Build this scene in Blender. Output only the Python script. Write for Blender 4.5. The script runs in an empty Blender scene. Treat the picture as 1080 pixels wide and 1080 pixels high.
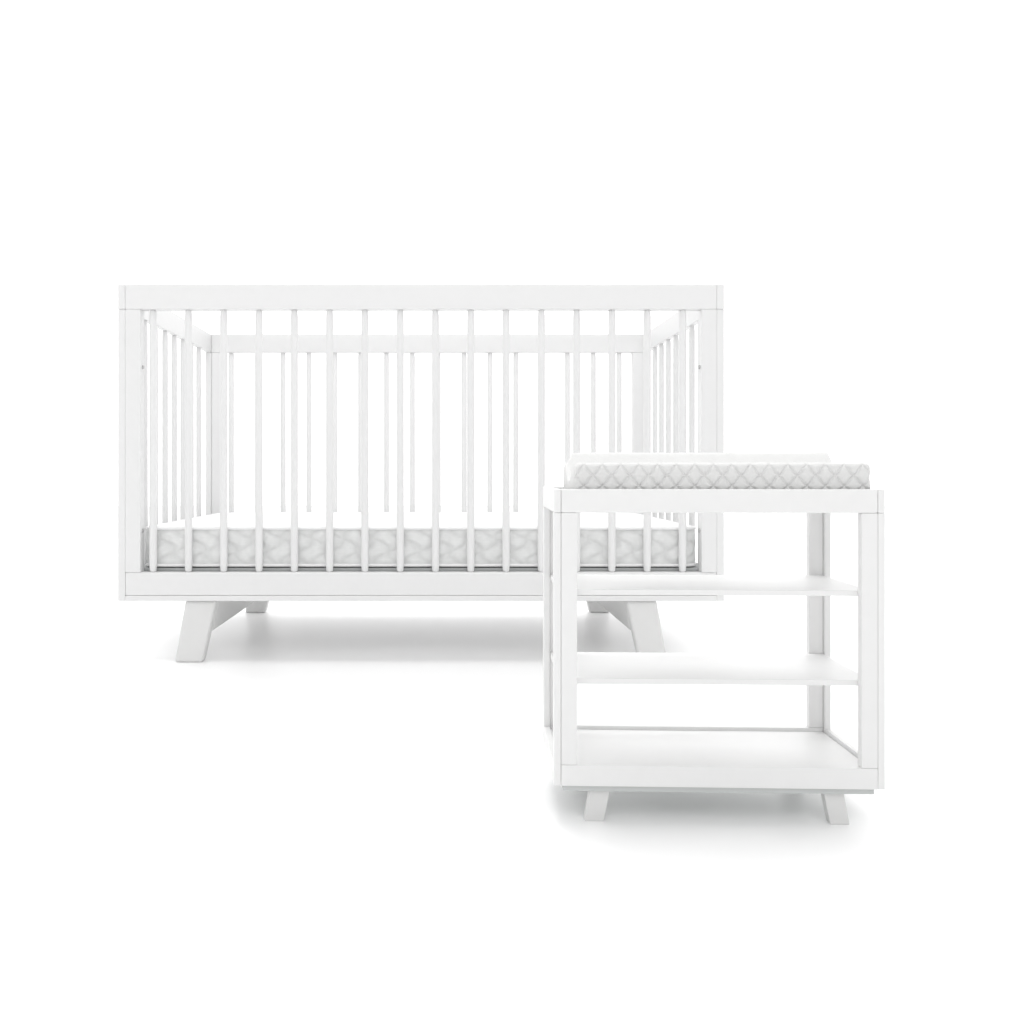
import bpy, bmesh, math, random
from mathutils import Vector, noise
random.seed(4)
S = bpy.context.scene
C = S.collection
FRONT_L, BACK_L = 0.70, 1.7

# ------------------------------------------------------------------ materials
def paint(name, col, rough=0.42, bump=0.02, vary=0.015, scale=60, spec=0.12):
    m = bpy.data.materials.new(name); m.use_nodes = True
    nt = m.node_tree; b = nt.nodes['Principled BSDF']
    tc = nt.nodes.new('ShaderNodeTexCoord')
    n = nt.nodes.new('ShaderNodeTexNoise'); n.inputs['Scale'].default_value = scale; n.inputs['Detail'].default_value = 5
    nt.links.new(tc.outputs['Object'], n.inputs['Vector'])
    mp = nt.nodes.new('ShaderNodeMapRange')
    mp.inputs['To Min'].default_value = 1 - vary; mp.inputs['To Max'].default_value = 1 + vary
    nt.links.new(n.outputs['Fac'], mp.inputs['Value'])
    mx = nt.nodes.new('ShaderNodeVectorMath'); mx.operation = 'SCALE'
    mx.inputs[0].default_value = col
    nt.links.new(mp.outputs['Result'], mx.inputs['Scale'])
    nt.links.new(mx.outputs['Vector'], b.inputs['Base Color'])
    b.inputs['Roughness'].default_value = rough
    b.inputs['Specular IOR Level'].default_value = spec
    bp = nt.nodes.new('ShaderNodeBump'); bp.inputs['Strength'].default_value = bump; bp.inputs['Distance'].default_value = 0.002
    n2 = nt.nodes.new('ShaderNodeTexNoise'); n2.inputs['Scale'].default_value = 420; n2.inputs['Detail'].default_value = 3
    nt.links.new(tc.outputs['Object'], n2.inputs['Vector'])
    nt.links.new(n2.outputs['Fac'], bp.inputs['Height'])
    nt.links.new(bp.outputs['Normal'], b.inputs['Normal'])
    return m

WHITE = paint('white_lacquer', (0.715, 0.715, 0.715))
TABLE = paint('white_lacquer_table', (0.775, 0.775, 0.773))
LEG   = paint('pale_grey_lacquer', (0.69, 0.69, 0.685))
PLATE = paint('base_shade_grey', (0.54, 0.555, 0.55), rough=0.6)  # shade on the set-back plate is put into this darker grey
FAB   = paint('quilted_cotton', (0.68, 0.685, 0.68), rough=0.95, bump=0.35, vary=0.05, scale=45)
PADF  = paint('quilted_pad_cotton', (0.69, 0.69, 0.685), rough=0.95, bump=0.3, vary=0.03, scale=90)
TOPF  = paint('white_ticking', (0.80, 0.80, 0.80), rough=0.9, bump=0.2)
PIPE  = paint('white_piping', (0.78, 0.78, 0.78), rough=0.9, bump=0.2)
STEEL = paint('bolt_steel', (0.45, 0.45, 0.45), rough=0.35)
BOARD = paint('gap_shade_grey', (0.44, 0.45, 0.45), rough=0.8)  # grey stands in for the shade in the gap under the mattress
def jacquard(m):
    """the woven medallions are stored on the cover as a point attribute; this mixes them into the yarn colour"""
    nt = m.node_tree; b = nt.nodes['Principled BSDF']
    at = nt.nodes.new('ShaderNodeAttribute'); at.attribute_name = 'weave'
    mp = nt.nodes.new('ShaderNodeMapRange')
    mp.inputs['To Min'].default_value = 0.89; mp.inputs['To Max'].default_value = 1.06
    nt.links.new(at.outputs['Fac'], mp.inputs['Value'])
    src = b.inputs['Base Color'].links[0].from_socket
    mx = nt.nodes.new('ShaderNodeVectorMath'); mx.operation = 'SCALE'
    nt.links.new(src, mx.inputs[0]); nt.links.new(mp.outputs['Result'], mx.inputs['Scale'])
    nt.links.new(mx.outputs['Vector'], b.inputs['Base Color'])
jacquard(FAB)
FLOOR = paint('white_studio_floor', (0.94, 0.94, 0.94), rough=0.38, bump=0.0, vary=0.0)
FLOOR.node_tree.nodes['Principled BSDF'].inputs['Specular IOR Level'].default_value = 0.5

# ------------------------------------------------------------------ helpers
def empty(name, loc, label, cat):
    o = bpy.data.objects.new(name, None); C.objects.link(o); o.location = loc
    o['label'] = label; o['category'] = cat; o.empty_display_size = 0.1
    return o

def link(name, mesh, parent=None, loc=(0, 0, 0)):
    o = bpy.data.objects.new(name, mesh); C.objects.link(o); o.parent = parent; o.location = loc
    return o

def mesh_from(name, bm, mat, smooth=False):
    bmesh.ops.recalc_face_normals(bm, faces=bm.faces)
    me = bpy.data.meshes.new(name); bm.to_mesh(me); bm.free(); me.materials.append(mat)
    if smooth:
        for p in me.polygons: p.use_smooth = True
    return me

def add_box(bm, x0, x1, y0, y1, z0, z1, r=0.0015, seg=2):
    """a board with softly rounded edges"""
    t = bmesh.new()
    v = [t.verts.new((x, y, z)) for x in (x0, x1) for y in (y0, y1) for z in (z0, z1)]
    for f in ((0, 1, 3, 2), (4, 6, 7, 5), (0, 4, 5, 1), (2, 3, 7, 6), (0, 2, 6, 4), (1, 5, 7, 3)):
        t.faces.new([v[i] for i in f])
    bmesh.ops.recalc_face_normals(t, faces=t.faces)
    if r: bmesh.ops.bevel(t, geom=t.edges[:], offset=r, segments=seg, profile=0.5, affect='EDGES')
    me = bpy.data.meshes.new('tmp'); t.to_mesh(me); t.free(); bm.from_mesh(me); bpy.data.meshes.remove(me)

def add_prism(bm, front, back, r=0.003, seg=3):
    """solid between two matching quads (lists of 3-D corners)"""
    t = bmesh.new()
    a = [t.verts.new(p) for p in front]; b = [t.verts.new(p) for p in back]
    n = len(a)
    t.faces.new(a); t.faces.new(b[::-1])
    for i in range(n):
        j = (i + 1) % n; t.faces.new((a[i], b[i], b[j], a[j]))
    bmesh.ops.recalc_face_normals(t, faces=t.faces)
    if r: bmesh.ops.bevel(t, geom=t.edges[:], offset=r, segments=seg, profile=0.5, affect='EDGES')
    me = bpy.data.meshes.new('tmp'); t.to_mesh(me); t.free(); bm.from_mesh(me); bpy.data.meshes.remove(me)

def board(name, mat, parent, *dims, r=0.0015):
    bm = bmesh.new(); add_box(bm, *dims, r=r)
    return link(name, mesh_from(name, bm, mat), parent)

def rod_mesh(name, length, rad, mat, seg=24, taper=0.86):
    """turned spindle: slightly slimmer at both rounded ends; base at z = 0"""
    prof = [(0, 0), (rad * 0.55, 0.0004), (rad * taper, rad * 0.45), (rad * 0.97, rad * 1.8), (rad, rad * 4),
            (rad, length - rad * 4), (rad * 0.97, length - rad * 1.8), (rad * taper, length - rad * 0.45),
            (rad * 0.55, length - 0.0004), (0, length)]
    bm = bmesh.new(); rings = []
    for r, z in prof:
        if r == 0: rings.append([bm.verts.new((0, 0, z))])
        else: rings.append([bm.verts.new((r * math.cos(2 * math.pi * k / seg), r * math.sin(2 * math.pi * k / seg), z)) for k in range(seg)])
    for A, B in zip(rings, rings[1:]):
        for k in range(seg):
            j = (k + 1) % seg
            if len(A) == 1: bm.faces.new((A[0], B[j], B[k]))
            elif len(B) == 1: bm.faces.new((A[k], A[j], B[0]))
            else: bm.faces.new((A[k], A[j], B[j], B[k]))
    return mesh_from(name, bm, mat, smooth=True)

def bolt_mesh(axis=1):
    bm = bmesh.new()
    bmesh.ops.create_cone(bm, cap_ends=True, segments=16, radius1=0.005, radius2=0.0042, depth=0.004)
    bmesh.ops.rotate(bm, verts=bm.verts, matrix=__import__('mathutils').Matrix.Rotation(math.radians(90) * axis, 3, 'Y'))
    return mesh_from('bolt', bm, STEEL)

# ------------------------------------------------------------------ view constants (metres)
CAM_H = 0.437            # camera height over the floor
FD = 2.02                # camera to the crib's front face
CAM_Y = -FD
XV = 470                 # principal point, photo pixels from the left
PX = 1 / 467.0           # metres per photo pixel at the crib's front face

# ------------------------------------------------------------------ the crib
W2 = 0.685               # half width
T = 0.0165               # thickness of an end panel
TOP = 0.857
RH = 0.056               # rail height
BZ0, BZ1 = 0.1415, 0.1535   # plinth strip
RB = 0.206               # top of lower rails
DEP = 0.775              # overall depth
cx = (444 - XV) * PX
crib = empty('crib', (cx, 0, 0), 'white wooden baby crib with round spindles and splayed legs, behind the changing table', 'crib')

IN = W2 - T - 0.0002
PW = 0.034               # post width
SP_OFF = -0.0075
SP_N, SP_STEP = 16, 0.0802
spz0, spz1 = RB - 0.001, TOP - RH + 0.001
sp_long = rod_mesh('spindle', spz1 - spz0, 0.0086, WHITE)

def long_side(y0, y1):
    for s in (-1, 1):
        xa, xb = sorted((s * IN, s * (IN - PW)))
        board('post', WHITE, crib, xa, xb, y0 + 0.0006, y1, RB + 0.0002, TOP - RH - 0.0002, r=0.0009)
    board('top_rail', WHITE, crib, -IN, IN, y0, y1, TOP - RH, TOP, r=0.0016)
    board('bottom_rail', WHITE, crib, -IN, IN, y0 + 0.0012, y1, BZ1 + 0.0003, RB, r=0.0022)
    for k in range(SP_N):
        x = SP_OFF + (k - (SP_N - 1) / 2) * SP_STEP
        link('spindle', sp_long, crib, (x, (y0 + y1) / 2 - 0.001, spz0)).rotation_euler.z = random.uniform(0, 6)
long_side(0.0, 0.028)
long_side(DEP - 0.032, DEP - 0.004)

sp_side = rod_mesh('spindle', spz1 - spz0, 0.0078, WHITE)
for s in (-1, 1):
    a, b = sorted((s * W2, s * (W2 - T)))
    board('end_post', WHITE, crib, a, b, 0.001, 0.036, BZ0, TOP - RH - 0.0002, r=0.0011)
    board('end_post', WHITE, crib, a, b, DEP - 0.036, DEP, BZ0, TOP - RH - 0.0002, r=0.0011)
    board('end_top_rail', WHITE, crib, a, b, 0.0, DEP, TOP - RH, TOP, r=0.0014)
    board('end_bottom_rail', WHITE, crib, a + 0.0004, b - 0.0004, 0.0366, DEP - 0.0366, BZ0 + 0.001, RB, r=0.002)
    for k in range(8):
        link('spindle', sp_side, crib, ((a + b) / 2, 0.077 + k * 0.0795, spz0))

# plinth strip under the rails
bm = bmesh.new()
add_box(bm, -W2 + T + 0.0002, W2 - T - 0.0002, 0.0, DEP - 0.002, BZ0, BZ1, r=0.0014)
link('plinth', mesh_from('plinth', bm, WHITE), crib)
board('mattress_support', BOARD, crib, -IN + 0.004, IN - 0.004, 0.0290, DEP - 0.034, 0.2056, 0.2134)

# splayed legs and the stretchers that join front and back leg
LZ = BZ0 - 0.0006
def crib_leg(s, y0, y1):
    q = []
    for y in (y0, y1):
        q.append([(s * 0.5605, y, 0.0), (s * 0.4975, y, 0.0), (s * 0.4660, y, LZ), (s * 0.5360, y, LZ)])
    bm = bmesh.new(); add_prism(bm, q[0], q[1], r=0.006)
    return link('leg', mesh_from('leg', bm, LEG), crib)
for s in (-1, 1):
    crib_leg(s, 0.012, 0.046)
    crib_leg(s, 0.722, 0.756)
    x0b, x1b = 0.4828, 0.4668
    zb = 0.066
    q = [[(s * x0b, y, zb), (s * (x0b + 0.018), y, zb), (s * (x1b + 0.018), y, LZ - 0.0004), (s * x1b, y, LZ - 0.0004)] for y in (0.0465, 0.7215)]
    bm = bmesh.new(); add_prism(bm, q[0], q[1], r=0.0015, seg=2)
    link('stretcher', mesh_from('stretcher', bm, LEG), crib)
bolt = bolt_mesh(1)
for s in (-1, 1):
    for z in (0.672, 0.30):
        link('bolt', bolt, crib, (s * (IN - PW - 0.0005), 0.016, z))

# ------------------------------------------------------------------ the crib mattress
def outline(hx, hy, r, step=0.0035):
    pts = []
    def arc(cx_, cy_, a0):
        n = 14
        for k in range(n + 1):
            a = a0 + math.pi / 2 * k / n
            pts.append((cx_ + r * math.cos(a), cy_ + r * math.sin(a), math.cos(a), math.sin(a)))
    def seg(p, q, nx, ny):
        L = math.dist(p, q); n = int(L / step)
        for k in range(1, n): pts.append((p[0] + (q[0] - p[0]) * k / n, p[1] + (q[1] - p[1]) * k / n, nx, ny))
    arc(hx - r, -hy + r, -math.pi / 2); seg((hx, -hy + r), (hx, hy - r), 1, 0)
    arc(hx - r, hy - r, 0); seg((hx - r, hy), (-hx + r, hy), 0, 1)
    arc(-hx + r, hy - r, math.pi / 2); seg((-hx, hy - r), (-hx, -hy + r), -1, 0)
    arc(-hx + r, -hy + r, math.pi); seg((-hx + r, -hy), (hx - r, -hy), 0, -1)
    return pts
MH = 0.0930
def mattress_mesh():
    P = outline(0.633, 0.345, 0.03)
    per = [0]
    for a, b in zip(P, P[1:]): per.append(per[-1] + math.dist(a[:2], b[:2]))
    bm = bmesh.new(); rings = []; wl = bm.verts.layers.float.new('weave')
    NZ = 34
    prof = [(-0.012, 0.0), (-0.004, 0.002)] + [(0.0, 0.005 + (MH - 0.010) * k / NZ) for k in range(NZ + 1)] + [(-0.004, MH - 0.002), (-0.010, MH + 0.0010), (-0.018, MH + 0.002), (-0.027, MH + 0.002)]
    for off, z in prof:
        ring = []
        for (x, y, nx, ny), l in zip(P, per):
            d = off; wv = 0.6
            if 0.004 < z < MH - 0.004:
                u = l / 0.070; v = (z - 0.006) / 0.060
                w = 0.18 * math.sin(2 * math.pi * v)
                a = (u + v + w) % 1; b = (u - v + w) % 1
                da = min(a, 1 - a); db = min(b, 1 - b)
                q = min(1, min(da, db) * 5)
                edge = min(1, min(z - 0.004, MH - 0.004 - z) / 0.012)
                g = 0.5 + 0.9 * noise.noise(Vector((x * 120, y * 120, z * 120)))
                wv = 0.75 * min(1, min(da, db) * 3.6) * (0.90 + 0.10 * math.cos(10 * math.pi * (a - b))) + 0.28 * g
                wv = max(0, min(1, wv))
                d += 0.0026 * math.sqrt(max(q, 0)) * edge + 0.0016 * edge + 0.0016 * noise.noise(Vector((x * 45, y * 45, z * 45)))
            vt = bm.verts.new((x + nx * d, y + ny * d, z)); vt[wl] = wv; ring.append(vt)
        rings.append(ring)
    n = len(P)
    for A, B in zip(rings, rings[1:]):
        for k in range(n):
            j = (k + 1) % n; bm.faces.new((A[k], A[j], B[j], B[k]))
    bm.faces.new(rings[0][::-1]); bm.faces.new(rings[-1])
    bm.normal_update()
    for f in bm.faces:
        if abs(f.normal.z) > 0.6 and f.calc_center_median().z > MH - 0.004: f.material_index = 1
    me = mesh_from('mattress', bm, FAB, smooth=True); me.materials.append(TOPF)
    return me
mat = empty('crib_mattress', (cx - 0.0015, 0.374, 0.2138), 'thin white crib mattress with quilted grey border and piped edges lying inside the crib', 'mattress')
link('cover', mattress_mesh(), mat)
def piping(z, grow=0.0015, r=0.0034):
    P = outline(0.633, 0.345, 0.03, step=0.01)
    bm = bmesh.new(); rings = []; n = len(P)
    for (x, y, nx, ny) in P:
        rings.append([bm.verts.new((x + nx * (grow + r * math.cos(a)), y + ny * (grow + r * math.cos(a)), z + r * math.sin(a))) for a in [2 * math.pi * k / 10 for k in range(10)]])
    for i in range(n):
        A, B = rings[i], rings[(i + 1) % n]
        for k in range(10):
            j = (k + 1) % 10; bm.faces.new((A[k], B[k], B[j], A[j]))
    return link('piping', mesh_from('piping', bm, PIPE, smooth=True), mat)
piping(MH - 0.003); piping(0.006)

# ------------------------------------------------------------------ the changing table
TD = 1.098                       # camera to the table's front face
q_ = TD / FD * PX                # metres per photo pixel at that face
tx = (758 - XV) * q_
HW = 173 * q_                    # half width
YAW = math.radians(-2.0)         # the table stands turned a touch
TDp = 0.185                      # depth
ET = 0.0086                      # end-panel thickness
TT = CAM_H - 20 * q_             # top
tab = empty('changing_table', (tx, CAM_Y + TD, 0), 'white open changing table with three shelves, standing in front of the crib', 'changing table')
zr = 0.0290                      # rail height
zb0, zb1 = 0.0470, 0.0728
PWt = 0.0195
for y0, y1 in ((0.0, 0.012), (TDp - 0.012, TDp)):
    e = HW - ET - 0.0003
    for s in (-1, 1):
        xa, xb = sorted((s * e, s * (e - PWt)))
        board('post', TABLE, tab, xa, xb, y0 + 0.0002, y1, zb1 + 0.0002, TT - zr - 0.0002, r=0.0008)
    board('top_rail', TABLE, tab, -e, e, y0, y1, TT - zr, TT, r=0.0014)
    board('bottom_rail', TABLE, tab, -e, e, y0, y1, zb0, zb1, r=0.0008)
for s in (-1, 1):
    a, b = sorted((s * HW, s * (HW - ET)))
    board('end_post', TABLE, tab, a, b, 0.0003, 0.017, zb0, TT - zr - 0.0002, r=0.001)
    board('end_post', TABLE, tab, a, b, TDp - 0.017, TDp, zb0, TT - zr - 0.0002, r=0.001)
    board('end_top_rail', TABLE, tab, a, b, 0.0, TDp, TT - zr, TT, r=0.0014)
    board('end_bottom_rail', TABLE, tab, a + 0.0003, b - 0.0003, 0.0173, TDp - 0.0173, zb0, zb1, r=0.001)
ins = HW - ET - 0.0007
for z in (0.2886, 0.1779, 0.0676):
    board('shelf', TABLE, tab, -ins, ins, 0.0123, TDp - 0.0123, z - 0.0070, z, r=0.0008)
board('tray_board', TABLE, tab, -ins, ins, 0.0123, TDp - 0.0123, TT - 0.024, TT - 0.018, r=0.0008)
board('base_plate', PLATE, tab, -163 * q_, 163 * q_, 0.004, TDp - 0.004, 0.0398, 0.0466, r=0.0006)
tab.rotation_euler.z = YAW
ql = q_ * 1.009
for s in (-1, 1):
    for y0 in (0.010, TDp - 0.024):
        xs = [s * v * ql for v in (138.5, 118.5, 111.5, 132.5)]
        q = [[(xs[0], y, 0.0), (xs[1], y, 0.0), (xs[2], y, 0.0394), (xs[3], y, 0.0394)] for y in (y0, y0 + 0.014)]
        bm = bmesh.new(); add_prism(bm, q[0], q[1], r=0.0008, seg=2)
        link('leg', mesh_from('leg', bm, LEG), tab)

# ------------------------------------------------------------------ the contoured changing pad
def pad_mesh():
    L = 0.366; D = 0.150
    zf, zbk, zm = 0.0505, 0.0655, 0.030     # front edge, higher back edge, hollow middle
    r = 0.007
    prof = []
    def line(p, q, n):
        for k in range(n): prof.append((p[0] + (q[0] - p[0]) * k / n, p[1] + (q[1] - p[1]) * k / n))
    def arc(c, a0, a1, n, rr=r):
        for k in range(n):
            a = a0 + (a1 - a0) * k / n; prof.append((c[0] + rr * math.cos(a), c[1] + rr * math.sin(a)))
    line((0, 0), (0, zf - r), 56)
    arc((r, zf - r), math.pi, math.pi / 2, 10)
    line((r, zf), (0.024, zf - 0.002), 8)
    for k in range(24):                     # hollow
        t = k / 24; prof.append((0.024 + (D - 0.044 - 0.0) * t, (zf - 0.002) * (1 - t) + zbk * t - (0.026) * math.sin(math.pi * t) ** 1.2))
    line((D - 0.02, zbk), (D - r, zbk), 4)
    arc((D - r, zbk - r), math.pi / 2, 0, 10)
    line((D, zbk - r), (D, 0), 50)
    N = 440
    bm = bmesh.new(); rings = []
    for i in range(N + 1):
        x = L * i / N
        e = min(x, L - x)
        sh = 1.0
        inset = 0.0
        if e < 0.006: inset = 0.006 * (1 - math.sqrt(max(0, 1 - (1 - e / 0.006) ** 2)))
        ring = []
        for (y, z) in prof:
            # the rear ridge stops a little short of the pad's ends
            yy = y; zz = z
            if y > 0.08:
                er = min(1, max(0, (x - 0.003) / 0.010)) * min(1, (L - x) / 0.004); er = er * er * (3 - 2 * er)
                zz = z * (0.78 + 0.22 * er)
            lx = x / 0.02295; lz = (z - 0.0085) / 0.0262
            d = 0
            front = (y < 0.012); rear = (y > D - 0.001)
            if front or rear:
                wob = 0.035 * math.sin(2 * math.pi * (lz * 2)) 
                a = (lx + lz + wob) % 1; b = (lx - lz - wob) % 1
                da = min(a, 1 - a); db = min(b, 1 - b)
                m = min(da, db)
                d = 0.0030 * (1 - math.exp(-(m / 0.10) ** 1.2)) - 0.0015
                if z > zf - 0.004 and front: d *= max(0, 1 - (z - zf + 0.004) / 0.004 * 0.7)
                ns = (noise.noise(Vector((x * 60, z * 60, 3))) ) * 0.0005
                d += ns
            elif z > 0.01:
                zz += 0.0007 * noise.noise(Vector((x * 50, y * 50, 7)))
            cy = D / 2; cz = 0.024
            ny = -1 if front else (1 if rear else 0)
            k = 1 - inset / 0.03
            yy2 = cy + (yy - cy) * (1 - inset / (D / 2)) + ny * d
            zz2 = zz - (inset * 0.8 if z > 0.02 else 0)
            # softly irregular silhouette along the length
            if z > 0.03: zz2 += 0.0005 * noise.noise(Vector((x * 14, y * 9, 1)))
            ring.append(bm.verts.new((x - L / 2, yy2, zz2)))
        rings.append(ring)
    M = len(prof)
    for A, B in zip(rings, rings[1:]):
        for k in range(M):
            j = (k + 1) % M; bm.faces.new((A[k], A[j], B[j], B[k]))
    for ring in (rings[0], rings[-1]):      # end caps, fanned over the bottom line
        bm.faces.new(ring)
    return mesh_from('changing_pad', bm, PADF, smooth=True)
pad = link('changing_pad', pad_mesh(), None, (tx + 0.0090, CAM_Y + TD + 0.0165, TT - 0.0178))
pad.location = (tx + 0.0090 * math.cos(YAW) - 0.0165 * math.sin(YAW), CAM_Y + TD + 0.0165, TT - 0.0178); pad.rotation_euler.z = YAW
pad['label'] = 'white quilted contour changing pad with diamond stitching resting in the top of the changing table'
pad['category'] = 'changing pad'

# ------------------------------------------------------------------ setting
bm = bmesh.new()
vs = [bm.verts.new(p) for p in ((-16, -9, 0), (16, -9, 0), (16, 9, 0), (-16, 9, 0))]
bm.faces.new(vs)
fl = link('floor', mesh_from('floor', bm, FLOOR)); fl['kind'] = 'structure'

w = bpy.data.worlds.new('World'); S.world = w; w.use_nodes = True
nt = w.node_tree; bg = nt.nodes['Background']; bg.inputs['Color'].default_value = (1, 1, 1, 1)
# white studio: world made brighter behind the furniture to fill the shade beneath it
tc = nt.nodes.new('ShaderNodeTexCoord'); sx = nt.nodes.new('ShaderNodeSeparateXYZ'); mr = nt.nodes.new('ShaderNodeMapRange')
mr.interpolation_type = 'SMOOTHSTEP'
nt.links.new(tc.outputs['Generated'], sx.inputs[0]); nt.links.new(sx.outputs['Y'], mr.inputs['Value'])
mr.inputs['From Min'].default_value = 0.3; mr.inputs['From Max'].default_value = 0.85
mr.inputs['To Min'].default_value = FRONT_L; mr.inputs['To Max'].default_value = BACK_L
nt.links.new(mr.outputs['Result'], bg.inputs['Strength'])

def area(name, loc, target, sx, sy, e):
    l = bpy.data.lights.new(name, 'AREA'); l.shape = 'RECTANGLE'; l.size = sx; l.size_y = sy; l.energy = e
    o = bpy.data.objects.new(name, l); C.objects.link(o); o.location = loc
    o.rotation_euler = (Vector(target) - Vector(loc)).to_track_quat('-Z', 'Y').to_euler()
    return o
area('overhead_softbox', (0.1, -0.42, 3.2), (0.1, -0.42, 0), 1.6, 1.2, 34)
area('front_fill', (0, -3.5, 3.0), (0, 0, 0.3), 3.0, 2.0, 32)  # added fill from high in front, lifts the shade around the table
area('low_front_fill', (0, -4.5, 1.9), (0, 0, 0.2), 3.0, 1.2, 8)  # added lower front fill, mainly brightens the table
area('rear_fill', (0.3, 3.0, 4.9), (0, 0, 0.1), 4.0, 2.0, 16)  # added fill from behind, lightens floor shade and shelves
area('rear_side_fill', (-4.2, 2.2, 1.3), (0, 0, 0.1), 1.5, 1.5, 18)  # added low rear fill, lightens the shade under the crib
area('rear_side_fill', (5.4, 2.2, 1.3), (0, 0, 0.1), 1.5, 1.5, 22)  # matching added fill on the right
area('side_lamp', (-2.6, -1.1, 0.95), (0.3, -0.8, 0.2), 0.2, 0.2, 5.5)
area('side_lamp', (2.9, -1.1, 0.95), (0.3, -0.8, 0.2), 0.2, 0.2, 5.5)
area('far_floor_fill', (0, 6.5, 6.8), (0, 5.5, 0), 14, 5, 480)  # added lamp that whitens the floor behind the crib

# ------------------------------------------------------------------ camera
cam = bpy.data.cameras.new('camera'); co = bpy.data.objects.new('camera', cam); C.objects.link(co)
co.location = (0, CAM_Y, CAM_H); co.rotation_euler = (math.radians(90), 0, 0)
cam.sensor_width = 36; cam.lens = FD / PX / 1080 * 36
cam.shift_x = (540 - XV) / 1080; cam.shift_y = (496 - 540) / 1080
cam.clip_start = 0.02; cam.clip_end = 500
S.camera = co

S.view_settings.view_transform = 'Standard'; S.view_settings.look = 'None'
S.view_settings.exposure = 0; S.view_settings.gamma = 1
S.render.engine = 'CYCLES'
S.cycles.max_bounces = 14; S.cycles.diffuse_bounces = 12
